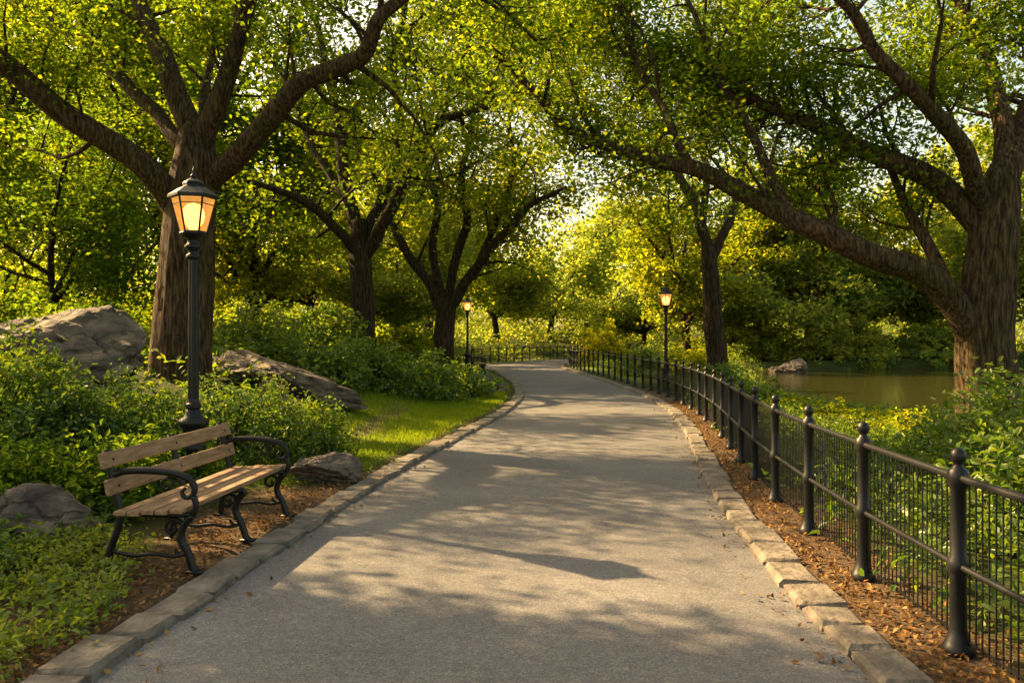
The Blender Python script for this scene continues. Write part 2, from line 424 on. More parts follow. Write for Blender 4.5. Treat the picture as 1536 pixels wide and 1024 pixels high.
# ------------------------------------------------------------------ trees
def rv(): return Vector((R.gauss(0,1), R.gauss(0,1), R.gauss(0,1))).normalized()
def spawn(pts, rads, mb, cl, t0, spacing, L, bias, vf=.5, vt=-.1, seed=1):
    cum = [0]
    for i in range(1, len(pts)): cum.append(cum[-1]+(pts[i]-pts[i-1]).length)
    tot = cum[-1]; s = t0*tot; i = 0
    while s < tot:
        while i < len(cum)-2 and cum[i+1] < s: i += 1
        k = (s-cum[i])/max(cum[i+1]-cum[i], 1e-6)
        p = pts[i].lerp(pts[i+1], k); t = (pts[i+1]-pts[i]).normalized(); r = rads[i]
        v = rv(); v = (v-t*v.dot(t)).normalized()
        d = (t*.4+v*.85+Vector(bias)).normalized()
        l = L*R.uniform(.5, 1.25)*(1-.3*s/tot)
        q = [p]; dd = d
        for _ in range(4):
            dd = (dd+rv()*.38+Vector((0,0,.08))).normalized(); q.append(q[-1]+dd*l/4)
        s += spacing*R.uniform(.6, 1.4)
        if solidity(q[3], vf, seed) < vt-.1 and solidity(q[2], vf, seed) < vt: continue
        rs = min(r*.55, .016*l+.010)
        mb.tube(q, [rs, rs*.8, rs*.55, rs*.35, rs*.12], 5)
        new = [q[2], q[3], q[4]]
        for j in (1, 2, 2, 3, 3, 4):
            e = q[j]+(dd*.5+rv()+Vector(bias)*.4).normalized()*l*R.uniform(.22, .5)
            if solidity(e, vf, seed) < vt: continue
            mid = q[j].lerp(e, .55)+rv()*.05*l
            mb.tube([q[j], mid, e], [rs*.4, rs*.25, rs*.08], 3)
            new.append(e)
            if R.random() < .6: new.append(mid)
        cl += [c for c in new if solidity(c, vf, seed) > vt]
    cl.append(pts[-1])
def make_tree(name, label, cat, trunk, trads, limbs, leafmat, barkmat, L=2.2, spacing=.45, bias=(0,.35,.25), per=26, crad=.5, lsize=.13, t0=.3, zmin=3, tb=.42, group=None, n=26, rk=1.0, vf=.6, vt=-.08):
    base = trunk[0].copy(); base.z = gzf(base.x, base.y)
    root = thing(name, label, cat, base, 0, group)
    tp, tr = catmull(trunk, trads, 6, .03, R.random()*9)
    MB().tube(tp, tr, n, .16).build('trunk', barkmat, root, origin=base)
    tw = MB(); cl = []
    for pts, r0, r1 in limbs:
        m = len(pts); r0 *= rk; r1 *= rk
        rads = [r0*(1-i/(m-1))**.8+r1*(1-(1-i/(m-1))**.8) for i in range(m)]
        lp, lr = catmull(pts, rads, 5, .12, R.random()*9)
        MB().tube(lp, lr, 12, .14).build('limb', barkmat, root, origin=base)
        spawn(lp, lr, tw, cl, t0, spacing, L, bias, vf, vt, len(label))
    tw.build('twigs', barkmat, root, origin=base)
    cl = [c for c in cl if c.z > zmin]
    leaves_from_clumps('crown', cl, crad, per, lsize, leafmat, root, base, tbase=tb, tv=.25)
    return root
def PP(*a): return [P(*p) for p in a]

make_tree('park_tree', 'massive old tree with furrowed trunk behind the nearest lamp, limbs spreading from a low fork', 'tree',
    PP((270,660,14),(272,565,14),(277,450,14),(284,340,14),(292,265,14),(296,190,14.1)), [.68,.53,.44,.42,.39,.26],
    [(PP((268,320,14),(205,245,13.6),(112,178,13.2),(0,92,12.8),(-120,30,12.4),(-250,-20,12)), .32, .12),
     (PP((288,225,14),(235,180,14.6),(185,120,15),(120,60,15.4),(50,20,15.8),(-40,-60,16.2)), .2, .07),
     (PP((290,225,14),(265,130,14.2),(235,60,14.5),(200,-10,14.8),(170,-150,15.2)), .30, .1),
     (PP((300,225,14),(330,140,13.8),(360,60,13.6),(375,-20,13.4),(400,-160,13)), .27, .09),
     (PP((312,275,14),(350,238,13.6),(395,185,13.2),(450,130,12.9),(520,100,12.6),(548,82,12.5),(565,30,12.3),(600,5,12.2),(680,-40,12),(760,-80,12)), .27, .06),
     (PP((296,210,14.2),(302,150,15),(315,80,15.8),(325,0,16.4),(330,-70,16.8)), .13, .04)],
    LEAF_TREE, BARK, L=2.6, spacing=.24, bias=(0,.8,.15), per=48, crad=.58, lsize=.1, zmin=4.0, rk=.76, vf=.7, vt=-.21)
make_tree('park_tree', 'dark slender-trunked tree left of the path, forking into a wide vase behind the shrubs', 'tree',
    PP((545,580,25),(545,500,25),(543,430,25),(540,380,25),(538,330,25)), [.46,.37,.33,.33,.24],
    [(PP((540,385,25),(505,345,24.5),(470,310,24),(420,285,23.5),(365,272,23)), .22, .06),
     (PP((538,350,25),(520,290,25.3),(510,220,25.6),(500,150,26),(480,60,26.5),(450,-40,27)), .27, .08),
     (PP((527,310,25.2),(480,240,26),(450,180,27),(420,110,28),(380,40,28.5)), .14, .05),
     (PP((545,385,25),(580,325,24.5),(605,270,24),(635,205,23.5),(690,172,23),(775,150,22.5)), .26, .06),
     (PP((545,355,25),(590,260,25.5),(600,180,26),(590,90,26.5),(610,0,27),(630,-90,27)), .2, .06),
     (PP((604,275,24),(650,190,24.5),(690,100,25),(720,10,25.5),(740,-60,26)), .12, .04)],
    LEAF_TREE, BARKD, L=3.3, spacing=.38, bias=(0,.6,.25), per=42, crad=.88, lsize=.15, zmin=4.6, rk=.85, vf=.42, vt=-.12)
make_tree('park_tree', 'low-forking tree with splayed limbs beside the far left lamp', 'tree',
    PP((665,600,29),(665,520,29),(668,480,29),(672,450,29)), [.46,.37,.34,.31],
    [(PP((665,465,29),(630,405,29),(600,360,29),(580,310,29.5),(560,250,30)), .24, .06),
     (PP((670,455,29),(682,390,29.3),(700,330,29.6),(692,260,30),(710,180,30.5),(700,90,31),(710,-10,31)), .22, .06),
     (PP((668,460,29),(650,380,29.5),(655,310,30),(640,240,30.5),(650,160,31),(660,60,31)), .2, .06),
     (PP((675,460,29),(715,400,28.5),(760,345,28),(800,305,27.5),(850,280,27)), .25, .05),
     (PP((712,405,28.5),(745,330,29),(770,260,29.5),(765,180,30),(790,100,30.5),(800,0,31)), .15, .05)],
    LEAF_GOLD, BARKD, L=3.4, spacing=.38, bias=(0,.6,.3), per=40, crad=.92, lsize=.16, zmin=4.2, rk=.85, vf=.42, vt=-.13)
make_tree('park_tree', 'big leaning tree at the right, its long limb arching over the path', 'tree',
    PP((1495,700,13),(1482,580,13),(1478,500,13),(1484,420,13),(1492,350,13),(1502,270,13)), [.60,.46,.40,.38,.36,.28],
    [(PP((1470,515,13),(1430,455,12.9),(1385,415,12.8),(1320,385,12.7),(1250,355,12.7),(1180,325,12.8),(1110,285,13),(1040,250,13.2),(960,238,13.5),(900,215,13.8),(850,185,14),(800,140,14.2),(740,85,14.4)), .30, .04),
     (PP((1488,355,13),(1430,300,13.2),(1370,262,13.4),(1300,225,13.6),(1240,190,13.8),(1170,165,14),(1090,125,14.3),(1030,95,14.6)), .26, .06),
     (PP((1495,325,13),(1450,250,12.7),(1410,180,12.4),(1370,130,12.2),(1320,70,12),(1270,10,11.8),(1200,-50,11.6)), .19, .06),
     (PP((1500,290,13),(1522,230,13.2),(1548,170,13.4),(1580,90,13.6),(1600,-20,13.8)), .33, .12),
     (PP((1505,270,13),(1500,170,13.4),(1480,90,13.8),(1440,20,14.2),(1400,-60,14.6)), .22, .07),
     (PP((1425,445,12.9),(1390,350,13.3),(1350,290,13.7),(1320,230,14)), .14, .05),
     (PP((1180,325,12.8),(1150,240,13.3),(1110,170,13.8),(1060,70,14.2),(1010,-40,14.6)), .12, .04),
     (PP((1040,250,13.2),(1000,180,13.7),(960,110,14.2),(930,20,14.6),(900,-60,15)), .10, .04),
     (PP((900,215,13.8),(860,140,14.4),(840,60,15),(800,-20,15.4),(770,-80,15.6)), .07, .03)],
    LEAF_TREE, BARK, L=2.6, spacing=.23, bias=(0,.8,.22), per=48, crad=.58, lsize=.1, zmin=3.8, t0=.3, rk=.8, vf=.7, vt=-.22)
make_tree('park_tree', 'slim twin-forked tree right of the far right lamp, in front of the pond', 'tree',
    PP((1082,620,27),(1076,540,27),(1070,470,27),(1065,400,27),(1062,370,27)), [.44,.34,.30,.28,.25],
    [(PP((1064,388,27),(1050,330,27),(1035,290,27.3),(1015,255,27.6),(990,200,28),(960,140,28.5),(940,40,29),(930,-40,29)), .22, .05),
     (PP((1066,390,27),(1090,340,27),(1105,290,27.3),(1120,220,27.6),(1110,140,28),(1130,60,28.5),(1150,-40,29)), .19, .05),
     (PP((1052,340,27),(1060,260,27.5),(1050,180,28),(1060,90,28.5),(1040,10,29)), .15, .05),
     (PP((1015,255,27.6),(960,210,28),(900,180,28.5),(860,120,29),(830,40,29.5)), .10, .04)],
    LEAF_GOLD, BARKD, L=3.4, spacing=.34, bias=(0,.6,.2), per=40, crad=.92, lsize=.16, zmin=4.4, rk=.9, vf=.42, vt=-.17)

# generic mid-distance trees: four kinds, then copies
def generic(seed, h, fork, tr, cr, mat, lsize, nl=8):
    rs = random.Random(seed)
    z0 = Vector((0,0,-.5)); top = Vector((rs.uniform(-.3,.3), rs.uniform(-.3,.3), fork))
    trunk = [z0, Vector((0,0,.0)), top*.5+Vector((rs.uniform(-.1,.1),0,0)), top, top+Vector((0,0,h*.3))]
    limbs = []
    for i in range(nl):
        a = 2*math.pi*i/nl+rs.uniform(-.4,.4); el = rs.uniform(.15, 1.3); l = (h-fork)*rs.uniform(.6, .95)
        st = top+Vector((0,0,rs.uniform(-fork*.35, h*.2)))
        dirv = Vector((math.cos(a)*math.cos(el), math.sin(a)*math.cos(el), math.sin(el)))
        if el < .7: l = min(l, cr)
        pts = [st]
        for k in range(4):
            dirv = (dirv+Vector((rs.uniform(-.2,.2), rs.uniform(-.2,.2), .06))); pts.append(pts[-1]+dirv.normalized()*l/4)
        limbs.append((pts, tr*.5, tr*.12))
    root = thing('park_tree', 'x', 'tree', (0,0,0))
    tp, trr = catmull(trunk, [tr*1.4, tr*1.15, tr*.85, tr*.75, tr*.3], 5, .03, seed)
    MB().tube(tp, trr, 14, .14).build('trunk', BARKD, root)
    tw = MB(); cl = []
    for pts, r0, r1 in limbs:
        m = len(pts); rads = [r0+(r1-r0)*i/(m-1) for i in range(m)]
        lp, lr = catmull(pts, rads, 4, .15, seed+m)
        tw.tube(lp, lr, 7); spawn(lp, lr, tw, cl, .18, .5, 2.6, (0,0,.0), .45, -.11, seed)
    tw.build('branches', BARKD, root)
    leaves_from_clumps('crown', [c for c in cl if c.z > .5], .85, 28, lsize, mat, root, tbase=.45, tv=.3)
    return root
kinds = [generic(3, 12, 2.6, .28, 4.2, LEAF_TREE, .24), generic(5, 14, 3.0, .3, 4.2, LEAF_GOLD, .25), generic(8, 11, 2.4, .2, 3.8, LEAF_DARK, .21), generic(13, 13, 2.0, .25, 5, LEAF_FAR_HAZED, .30)]
used = [False]*4
def place_tree(k, px, d, s, label, group, sz=1.0):
    o = kinds[k] if not used[k] else copy_tree(kinds[k]); used[k] = True
    x = (px-768)/F*d
    o.location = (x, d, gzf(x, d)); o.rotation_euler = (0, 0, R.uniform(0, 6.28)); o.scale = (s, s, s*sz)
    tag(o, label, 'tree', group)
G1 = 'woodland trees behind the left shrubs'; G2 = 'trees around the far bend of the path'; G3 = 'trees along the far shore of the pond'
for a in [
 (2, 85, 20, .62, 'thin-trunked dark tree above the large boulder at the left edge', G1),
 (0, -90, 25, .95, 'leafy tree cut by the left edge of the picture behind the boulder', G1),
 (0, 170, 31, .9, 'leafy tree between the boulder and the massive lamp-side tree', G1),
 (0, 20, 38, 1.15, 'tall tree deep in the wood at the far left', G1),
 (1, 385, 34, .8, 'pale-trunked spreading tree seen between the massive tree and the dark vase tree', G1),
 (0, 300, 38, 1.6, 'very tall green tree behind the massive lamp-side tree, seen between its upright limbs', G1),
 (3, 470, 46, 1.2, 'pale green tree deep in the wood left of the dark vase tree', G1),
 (3, 592, 38, .75, 'small pale tree between the dark vase tree and the low-forking tree', G1),
 (0, -640, 8.6, .7, 'leafy tree added beyond the left edge to break up sunlight on the near path', G1),  # added mostly out of view; its crown dapples the sun on the near path
 (1, 640, 56, 1.35, 'tall golden tree far behind the low-forking tree', G2),
 (3, 745, 64, 1.2, 'pale tree behind the far fence, above the left end of the bend', G2),
 (3, 825, 78, 1.3, 'pale rounded tree behind the middle of the far fence', G2),
 (3, 880, 96, 1.2, 'hazy pale tree in the gap at the end of the path', G2),
 (3, 965, 74, 1.05, 'hazy pale tree right of the gap at the end of the path', G2),
 (1, 1030, 58, 1.2, 'golden tree behind the far right lamp', G2),
 (3, 1085, 60, 1.3, 'pale tree behind the slim twin-forked tree', G3),
 (1, 1140, 64, 1.35, 'golden tree on the far shore above the pond rocks', G3),
 (3, 1215, 62, 1.4, 'pale green tree on the far shore just right of the pond rocks', G3),
 (1, 1290, 64, 1.4, 'broad golden tree on the middle of the far shore', G3),
 (3, 1370, 63, 1.4, 'pale yellow-green tree on the far shore left of the leaning trunk', G3),
 (3, 1450, 60, 1.5, 'pale tree on the far shore behind the leaning trunk', G3),
 (1, 1560, 58, 1.5, 'golden tree on the far shore at the right edge', G3),
 (0, 1760, 30, 1.1, 'green tree beyond the leaning tree at the right edge of the picture', G3)]:
    place_tree(*a)

# far wood and thicket: masses nobody could count
cl = []; rad = []
for i in range(600):
    a = R.uniform(-1.05, 1.05); d = R.uniform(74, 125) if i % 2 else R.uniform(92, 130)
    x = math.tan(a*.72)*d
    if -4 < x-float(RX(min(d, 129))) < 5 and d < 84: continue
    hgt = R.uniform(10, 18)*(.76 if abs(x-.145*d) < 6 else 1)
    for j in range(12):
        z = R.random()**1.2*hgt; w = 3.4*math.sin(math.pi*min(.95, .22+z/hgt*.75))
        cl.append((x+R.gauss(0,1)*w*.8, d+R.gauss(0,1)*w*.8, z+float(gz(x, d)))); rad.append(1.7)
tag(leaves_from_clumps('far_wood', cl, np.array(rad), 17, .55, LEAF_FAR_HAZED, tbase=.48, tv=.3), 'hazy distant wood closing the view beyond the path and the pond', 'woodland', kind='stuff')
cl = []; rad = []
for i in range(330):
    y = R.uniform(24, 72); x = -(R.uniform(11, 20)+R.random()*y*.75) if y < 44 else -R.uniform(7+(y-44)*.1, 55)
    hgt = R.uniform(1.5, 3.5)+max(0, -x-14)*.12
    for j in range(9):
        z = R.random()*hgt; w = 1.7
        cl.append((x+R.gauss(0,1)*w*.7, y+R.gauss(0,1)*w*.7, z+float(gz(x, y)))); rad.append(1.0)
tag(leaves_from_clumps('woodland_thicket', cl, np.array(rad), 15, .26, LEAF_TREE, tbase=.58, tv=.28), 'leafy thicket filling the wood between the left trunks', 'thicket', kind='stuff')

# ------------------------------------------------------------------ shrubs
def shrub(label, px, d, w, top, mat, lsize, per=22, tb=.45, group=None, six=True, dens=1.0, deep=1.0):
    x = (px-768)/F*d
    z0 = gzf(x, d); ztop = CH-(top-HZ)/F*d
    h = max(.35, ztop-z0)
    root = thing('shrub', label, 'shrub', (x, d, z0), 0, group)
    n = int(75*w*max(h, .6)*dens/(lsize/.075)**1.2)+25
    cl = []; st = MB()
    for i in range(n):
        a = R.uniform(0, 6.283); u = R.random()
        rr = (.55+.45*R.random()) if R.random() < .75 else R.random()*.6
        el = math.asin(u**.8)
        bump = 1+.45*noise.noise(Vector((math.cos(a)*1.9+x, math.sin(a)*1.9+d, el*2)))
        c = Vector((math.cos(a)*math.cos(el)*w/2*rr*bump, math.sin(a)*math.cos(el)*w/2*rr*bump*deep, max(.06, math.sin(el)*h*rr*bump*.95)))
        cl.append(c+Vector((x, d, gzf(x+c.x, d+c.y)*.7+z0*.3)))
        if i % 6 == 0:
            b = Vector((c.x*.2, c.y*.2, -.05)); st.tube([b, c*.55+Vector((0,0,.05*h)), c], [.012, .009, .004], 4)
    st.build('stems', BARKD, root)
    leaves_from_clumps('foliage', cl, .11+.06*h, per, lsize, mat, root, (x, d, z0), six=six, tbase=tb, up=.7, flat=.8, out_from=(x, d, z0), tv=.26, zlim=.02)
    return root
GL = 'shrubs on the slope left of the path'; GR = 'shrubs between the fence and the pond'
for a in [
 ('tall leafy shrub at the left edge, in front of the large boulder', -20, 8.6, 2.4, 500, LEAF_SHRUB, .075, 22, .5, GL),
 ('leafy shrub below the large boulder, left of the lamp', 95, 8.6, 1.7, 540, LEAF_SHRUB, .07, 22, .45, GL),
 ('rounded shrub at the foot of the massive tree, just left of the lamp', 195, 9.2, 1.7, 570, LEAF_SHRUB, .07, 22, .45, GL),
 ('shrub right of the lamp post, behind the far end of the bench', 345, 9.6, 1.5, 560, LEAF_SHRUB, .07, 22, .45, GL),
 ('feathery green shrub between the bench and the lawn', 430, 10.2, 1.4, 570, LEAF_SHRUB, .06, 24, .58, GL),
 ('small feathery shrub at the near corner of the lawn', 492, 10.6, .9, 605, LEAF_SHRUB, .06, 24, .58, GL),
 ('dark low shrub behind the left end of the bench', 140, 7.1, 1.5, 640, LEAF_DARK, .07, 22, .4, GL),
 ('dark shrub directly behind the bench back', 240, 7.9, 1.3, 630, LEAF_DARK, .07, 22, .45, GL),
 ('dark shrub at the left edge above the angular grey rock', 20, 6.9, 1.6, 650, LEAF_DARK, .07, 22, .4, GL),
 ('pale bush behind the grey rock ledge', 385, 18.5, 3.0, 455, LEAF_SHRUB, .13, 18, .65, GL),
 ('broad bush left of the dark vase tree', 465, 23, 3.4, 440, LEAF_SHRUB, .15, 18, .6, GL),
 ('dense bush at the end of the grey rock ledge', 505, 17.5, 1.9, 512, LEAF_SHRUB, .11, 20, .5, GL),
 ('dense bush at the foot of the dark vase tree', 575, 18.5, 2.2, 506, LEAF_SHRUB, .11, 20, .5, GL),
 ('dense bush above the lawn, below the low-forking tree', 640, 19.5, 2.1, 522, LEAF_SHRUB, .11, 20, .5, GL),
 ('low bush at the far end of the lawn beside the kerb', 695, 21, 1.8, 548, LEAF_SHRUB, .11, 20, .5, GL),
 ('yellow-green bush behind the low-forking tree', 620, 33, 3.5, 485, LEAF_GOLD, .18, 18, .45, GL),
 ('dark bush under the wood behind the large boulder', 120, 16, 3.4, 440, LEAF_DARK, .12, 20, .5, GL),
 ('dark bush at the far left edge under the wood', -40, 17, 4.0, 410, LEAF_DARK, .13, 20, .5, GL),
 ('tall broad-leaved shrub at the right edge beyond the fence', 1545, 8.6, 2.2, 548, LEAF_SHRUB, .09, 18, .55, GR),
 ('broad-leaved shrub below the leaning trunk', 1465, 10.2, 1.9, 566, LEAF_SHRUB, .085, 18, .55, GR),
 ('lush shrub close behind the fence at the right edge', 1570, 6.2, 1.5, 640, LEAF_SHRUB, .085, 18, .5, GR),
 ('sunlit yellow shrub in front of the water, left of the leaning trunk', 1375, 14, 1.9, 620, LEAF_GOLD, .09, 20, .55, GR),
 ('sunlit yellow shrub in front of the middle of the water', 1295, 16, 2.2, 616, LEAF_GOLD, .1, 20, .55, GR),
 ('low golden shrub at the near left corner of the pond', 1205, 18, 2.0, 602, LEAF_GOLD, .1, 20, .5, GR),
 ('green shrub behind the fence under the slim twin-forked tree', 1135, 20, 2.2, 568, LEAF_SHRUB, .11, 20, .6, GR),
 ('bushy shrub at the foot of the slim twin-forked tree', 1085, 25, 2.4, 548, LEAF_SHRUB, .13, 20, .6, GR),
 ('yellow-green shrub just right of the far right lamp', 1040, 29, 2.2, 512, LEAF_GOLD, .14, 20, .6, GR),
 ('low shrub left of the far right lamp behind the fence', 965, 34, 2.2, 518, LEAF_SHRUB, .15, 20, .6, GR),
 ('bright yellow bush standing alone at the bend of the path', 903, 45, 3.2, 484, LEAF_GOLD, .2, 22, .8, GR),  # sunlight put into its colour: leaf tint set high
 ('bushy golden-green growth on the far shore right of the pond rocks', 1262, 57, 7.5, 470, LEAF_FAR_HAZED, .28, 22, .6, GR),
 ('green bush on the far shore left of the pond rocks', 1130, 57, 7.0, 470, LEAF_GOLD, .28, 22, .5, GR),
 ('low green bush on the far shore behind the leaning trunk', 1400, 57, 7.0, 480, LEAF_FAR_HAZED, .28, 22, .5, GR)]:
    shrub(*a)

# ground cover, grass, fallen leaves
def cover(name, label, pts, rads, hs, per, size, mat, six=True, tb=.5):
    cl = [(x, y, gzf(x, y)+h*.5) for (x, y), h in zip(pts, hs)]
    tag(leaves_from_clumps(name, cl, np.array(rads), per, size, mat, six=six, tbase=tb, up=.9, flat=.6, zlim=.015), label, 'ground cover', kind='stuff')
pts = []
while len(pts) < 2900:
    y = 2.5+R.random()**1.4*22; dr = R.uniform(.72, 7.5); x = float(RX(y))+dr
    if shore(x, y) > -.6: continue
    if dr < 1.0 and R.random() < .5: continue
    pts.append((x, y))
cover('ground_cover', 'knee-high green plants growing behind the fence', pts, [R.uniform(.14, .26) for _ in pts], [R.uniform(.1, .65) if p[1] < 10 else R.uniform(.08, .4) for p in pts], 15, .085, LEAF_SHRUB, tb=.55)
pts = []
while len(pts) < 1700:
    y = R.uniform(3, 11); dl = R.uniform(1.25, 6); x = float(LX(y))-dl
    if lawn_mask(x, y) > .2: continue
    if y < 8.2 and dl < 1.5: continue
    pts.append((x, y))
cover('ground_cover', 'low dark plants around the shrubs behind the bench', pts, [R.uniform(.12, .2) for _ in pts], [R.uniform(.05, .3) for _ in pts], 14, .065, LEAF_SHRUB, tb=.42)
pts = []
while len(pts) < 560:
    y = R.uniform(3.3, 6.3); x = R.uniform(-4.6, -2.42-max(0, y-4.9)*.42+wob(y*3, y)*.12)
    pts.append((x, y))
cover('ground_cover', 'bright green ground cover in front of the angular rock at lower left', pts, [R.uniform(.09, .15) for _ in pts], [R.uniform(.06, .22) for _ in pts], 22, .045, LEAF_SHRUB, tb=.8)
pts = []
while len(pts) < 3200:
    y = R.uniform(11, 60)
    if R.random() < .55:
        dl = R.uniform(.6, 16); x = float(LX(y))-dl
        if lawn_mask(x, y) > .15 or (y < 20 and dl < 2.5): continue
    else:
        dr = R.uniform(1.5, 12); x = float(RX(y))+dr
        if y < 22 or shore(x, y) > -.5: continue
    pts.append((x, y))
cover('ground_cover', 'mixed undergrowth on both banks of the farther path', pts, [R.uniform(.25, .55) for _ in pts], [R.uniform(.1, .7) for _ in pts], 15, .14, LEAF_SHRUB, six=False, tb=.65)
pts = []
while len(pts) < 1500:
    y = R.uniform(50, 88); x = R.uniform(-26, 48)
    if max(float(LX(y))-x, x-float(RX(y))) < 1.4 or shore(x, y) > -.4: continue
    pts.append((x, y))
cover('ground_cover', 'far undergrowth beyond the bend and along the far shore of the pond', pts, [R.uniform(.6, 1.1) for _ in pts], [R.uniform(.3, 1.8) for _ in pts], 16, .30, LEAF_FAR_HAZED, six=False, tb=.5)

def blades(n, fn, hmin, hmax):
    out = []
    while len(out) < n:
        x, y = fn()
        if R.random() < float(lawn_mask(x, y)): out.append((x, y))
    a = np.array(out); z = gz(a[:,0], a[:,1]); N = len(a)
    b = np.stack([a[:,0], a[:,1], z-.005], 1)
    ang = rng.uniform(0, 6.28, N); w = rng.uniform(.003, .006, N)*np.clip(a[:,1]/9, 1, 4)
    sd = np.stack([np.cos(ang), np.sin(ang), np.zeros(N)], 1)*w[:, None]
    h = rng.uniform(hmin, hmax, N)
    tip = b+np.stack([rng.normal(0, .35, N)*h, rng.normal(0, .35, N)*h, h], 1)
    V = np.stack([b-sd, b+sd, tip+sd*.2, tip-sd*.2], 1).reshape(-1, 3)
    return V, np.arange(N*4).reshape(N, 4), np.clip(rng.normal(.5, .22, N), 0, 1)
def lawnpt():
    y = R.uniform(8.6, 26); return float(LX(y))-R.uniform(.3, 4), y
V, Q, t = blades(45000, lawnpt, .03, .075)
tag(np_mesh('lawn_grass', V, Q, GRASS, None, t), 'sunlit short grass between the kerb and the shrubs', 'grass', kind='stuff')

pts = []
while len(pts) < 8500:
    y = 2.8+R.random()**1.5*17
    r = R.random()
    if r < .5: x = float(LX(y))-.27-abs(R.gauss(.1, .45))
    elif r < .965: x = float(RX(y))+.25+abs(R.gauss(.02, .36))
    elif r < .982: x = float(LX(y))+abs(R.gauss(0, .14))
    else: x = float(RX(y))-abs(R.gauss(0, .14))
    if x < LX(y)-.3 and y > 9.5 and R.random() < .85: continue
    pts.append((x, y))
a = np.array(pts); z = gz(a[:,0], a[:,1])
ins = np.maximum(LX(a[:,1])-a[:,0], a[:,0]-RX(a[:,1]))
z = np.where(ins < 0, .006, z+.014)+rng.uniform(0, .012, len(a))
V, Q, k = leaf_arrays(np.stack([a[:,0], a[:,1], z], 1), .042, 2.2, False, .6, droop=0)
tag(np_mesh('leaf_litter', V, Q, LITTER, None, np.clip(rng.normal(.42, .32, len(Q)), 0, 1)), 'brown and orange fallen leaves along both kerbs', 'fallen leaves', kind='stuff')

# ------------------------------------------------------------------ rocks
def rock(name, label, loc, size, rotz, seed, tilt=0, cuts=10, cat='rock', mat=ROCK, group=None, strata=.06):
    rs = random.Random(seed)
    bm = bmesh.new(); bmesh.ops.create_icosphere(bm, subdivisions=5, radius=1)
    pl = []
    for _ in range(cuts):
        n = Vector((rs.gauss(0,1), rs.gauss(0,1), rs.gauss(0,.8))).normalized(); pl.append((n, rs.uniform(.45, .82)))
    M = Matrix.Rotation(rotz, 3, 'Z') @ Matrix.Rotation(tilt, 3, 'Y')
    for v in bm.verts:
        c = v.co.copy()
        for n, o in pl:
            k = c.dot(n)
            if k > o: c -= n*(k-o)
        rg = abs(noise.noise(c*2.6+Vector((seed, 9, 0))))
        sw = (c.z+.3*c.x+.2*c.y+.25*noise.noise(c*1.6+Vector((seed, 0, 2))))*3.6; fr = sw-math.floor(sw)
        c += c.normalized()*(.08*noise.noise(c*2.2+Vector((seed, 0, 0)))-.06*max(0, .12-rg)/.12+.05*noise.noise(c*6+Vector((seed, 3, 0)))+.025*noise.noise(c*15)+strata*(fr-.5)*(1.2-abs(c.z)))
        v.co = M @ Vector((c.x*size[0], c.y*size[1], c.z*size[2]))
    me = bpy.data.meshes.new(name); bm.to_mesh(me); bm.free()
    me.polygons.foreach_set('use_smooth', np.zeros(len(me.polygons), dtype=bool)); me.materials.append(mat)
    o = bpy.data.objects.new(name, me); C.objects.link(o); o.location = loc
    return tag(o, label, cat, group)
def gp(px, d, dz=0):
    x = (px-768)/F*d; return (x, d, gzf(x, d)+dz)
rock('boulder', 'large cracked boulder at the left edge behind the shrubs', gp(55, 11.6, .30), (2.15,1.2,1.08), -.15, 4, .18, 16, cat='boulder', strata=.09)
rock('rock', 'angular grey rock lying left of the bench', gp(72, 6.25, .08), (.60,.45,.32), .3, 12, .1)
rock('rock', 'flat-topped rock at the far end of the bench', gp(482, 9.0, .12), (.46,.40,.26), .2, 21, .1)
rock('rock_ledge', 'long grey rock ledge sloping down from the massive tree', gp(425, 15.2, .20), (1.7,.85,.62), -.1, 31, .24, 14, strata=.14)
rock('rock', 'brown weathered rock in front of the grey ledge', gp(415, 13.4, .14), (.75,.36,.26), -.2, 35, .4, mat=ROCKB, strata=.12)
rock('rock', 'small half-hidden rock right of the lamp post', gp(375, 12.4, .1), (.5,.4,.30), .1, 39)
rock('rock', 'low stone beside the kerb at the far end of the lawn', gp(738, 23.5, .06), (.55,.4,.28), .1, 44)
rock('rock', 'rounded stone beside the kerb below the far left lamp', gp(722, 27, .06), (.6,.45,.32), .4, 47)
rock('rock', 'larger pale rock at the edge of the far shore in the pond', P(1193, 552, 50), (1.2,.9,.62), 0, 51)
rock('rock', 'smaller pale rock left of the larger one in the pond', P(1166, 555, 50), (.65,.6,.3), 0, 55)

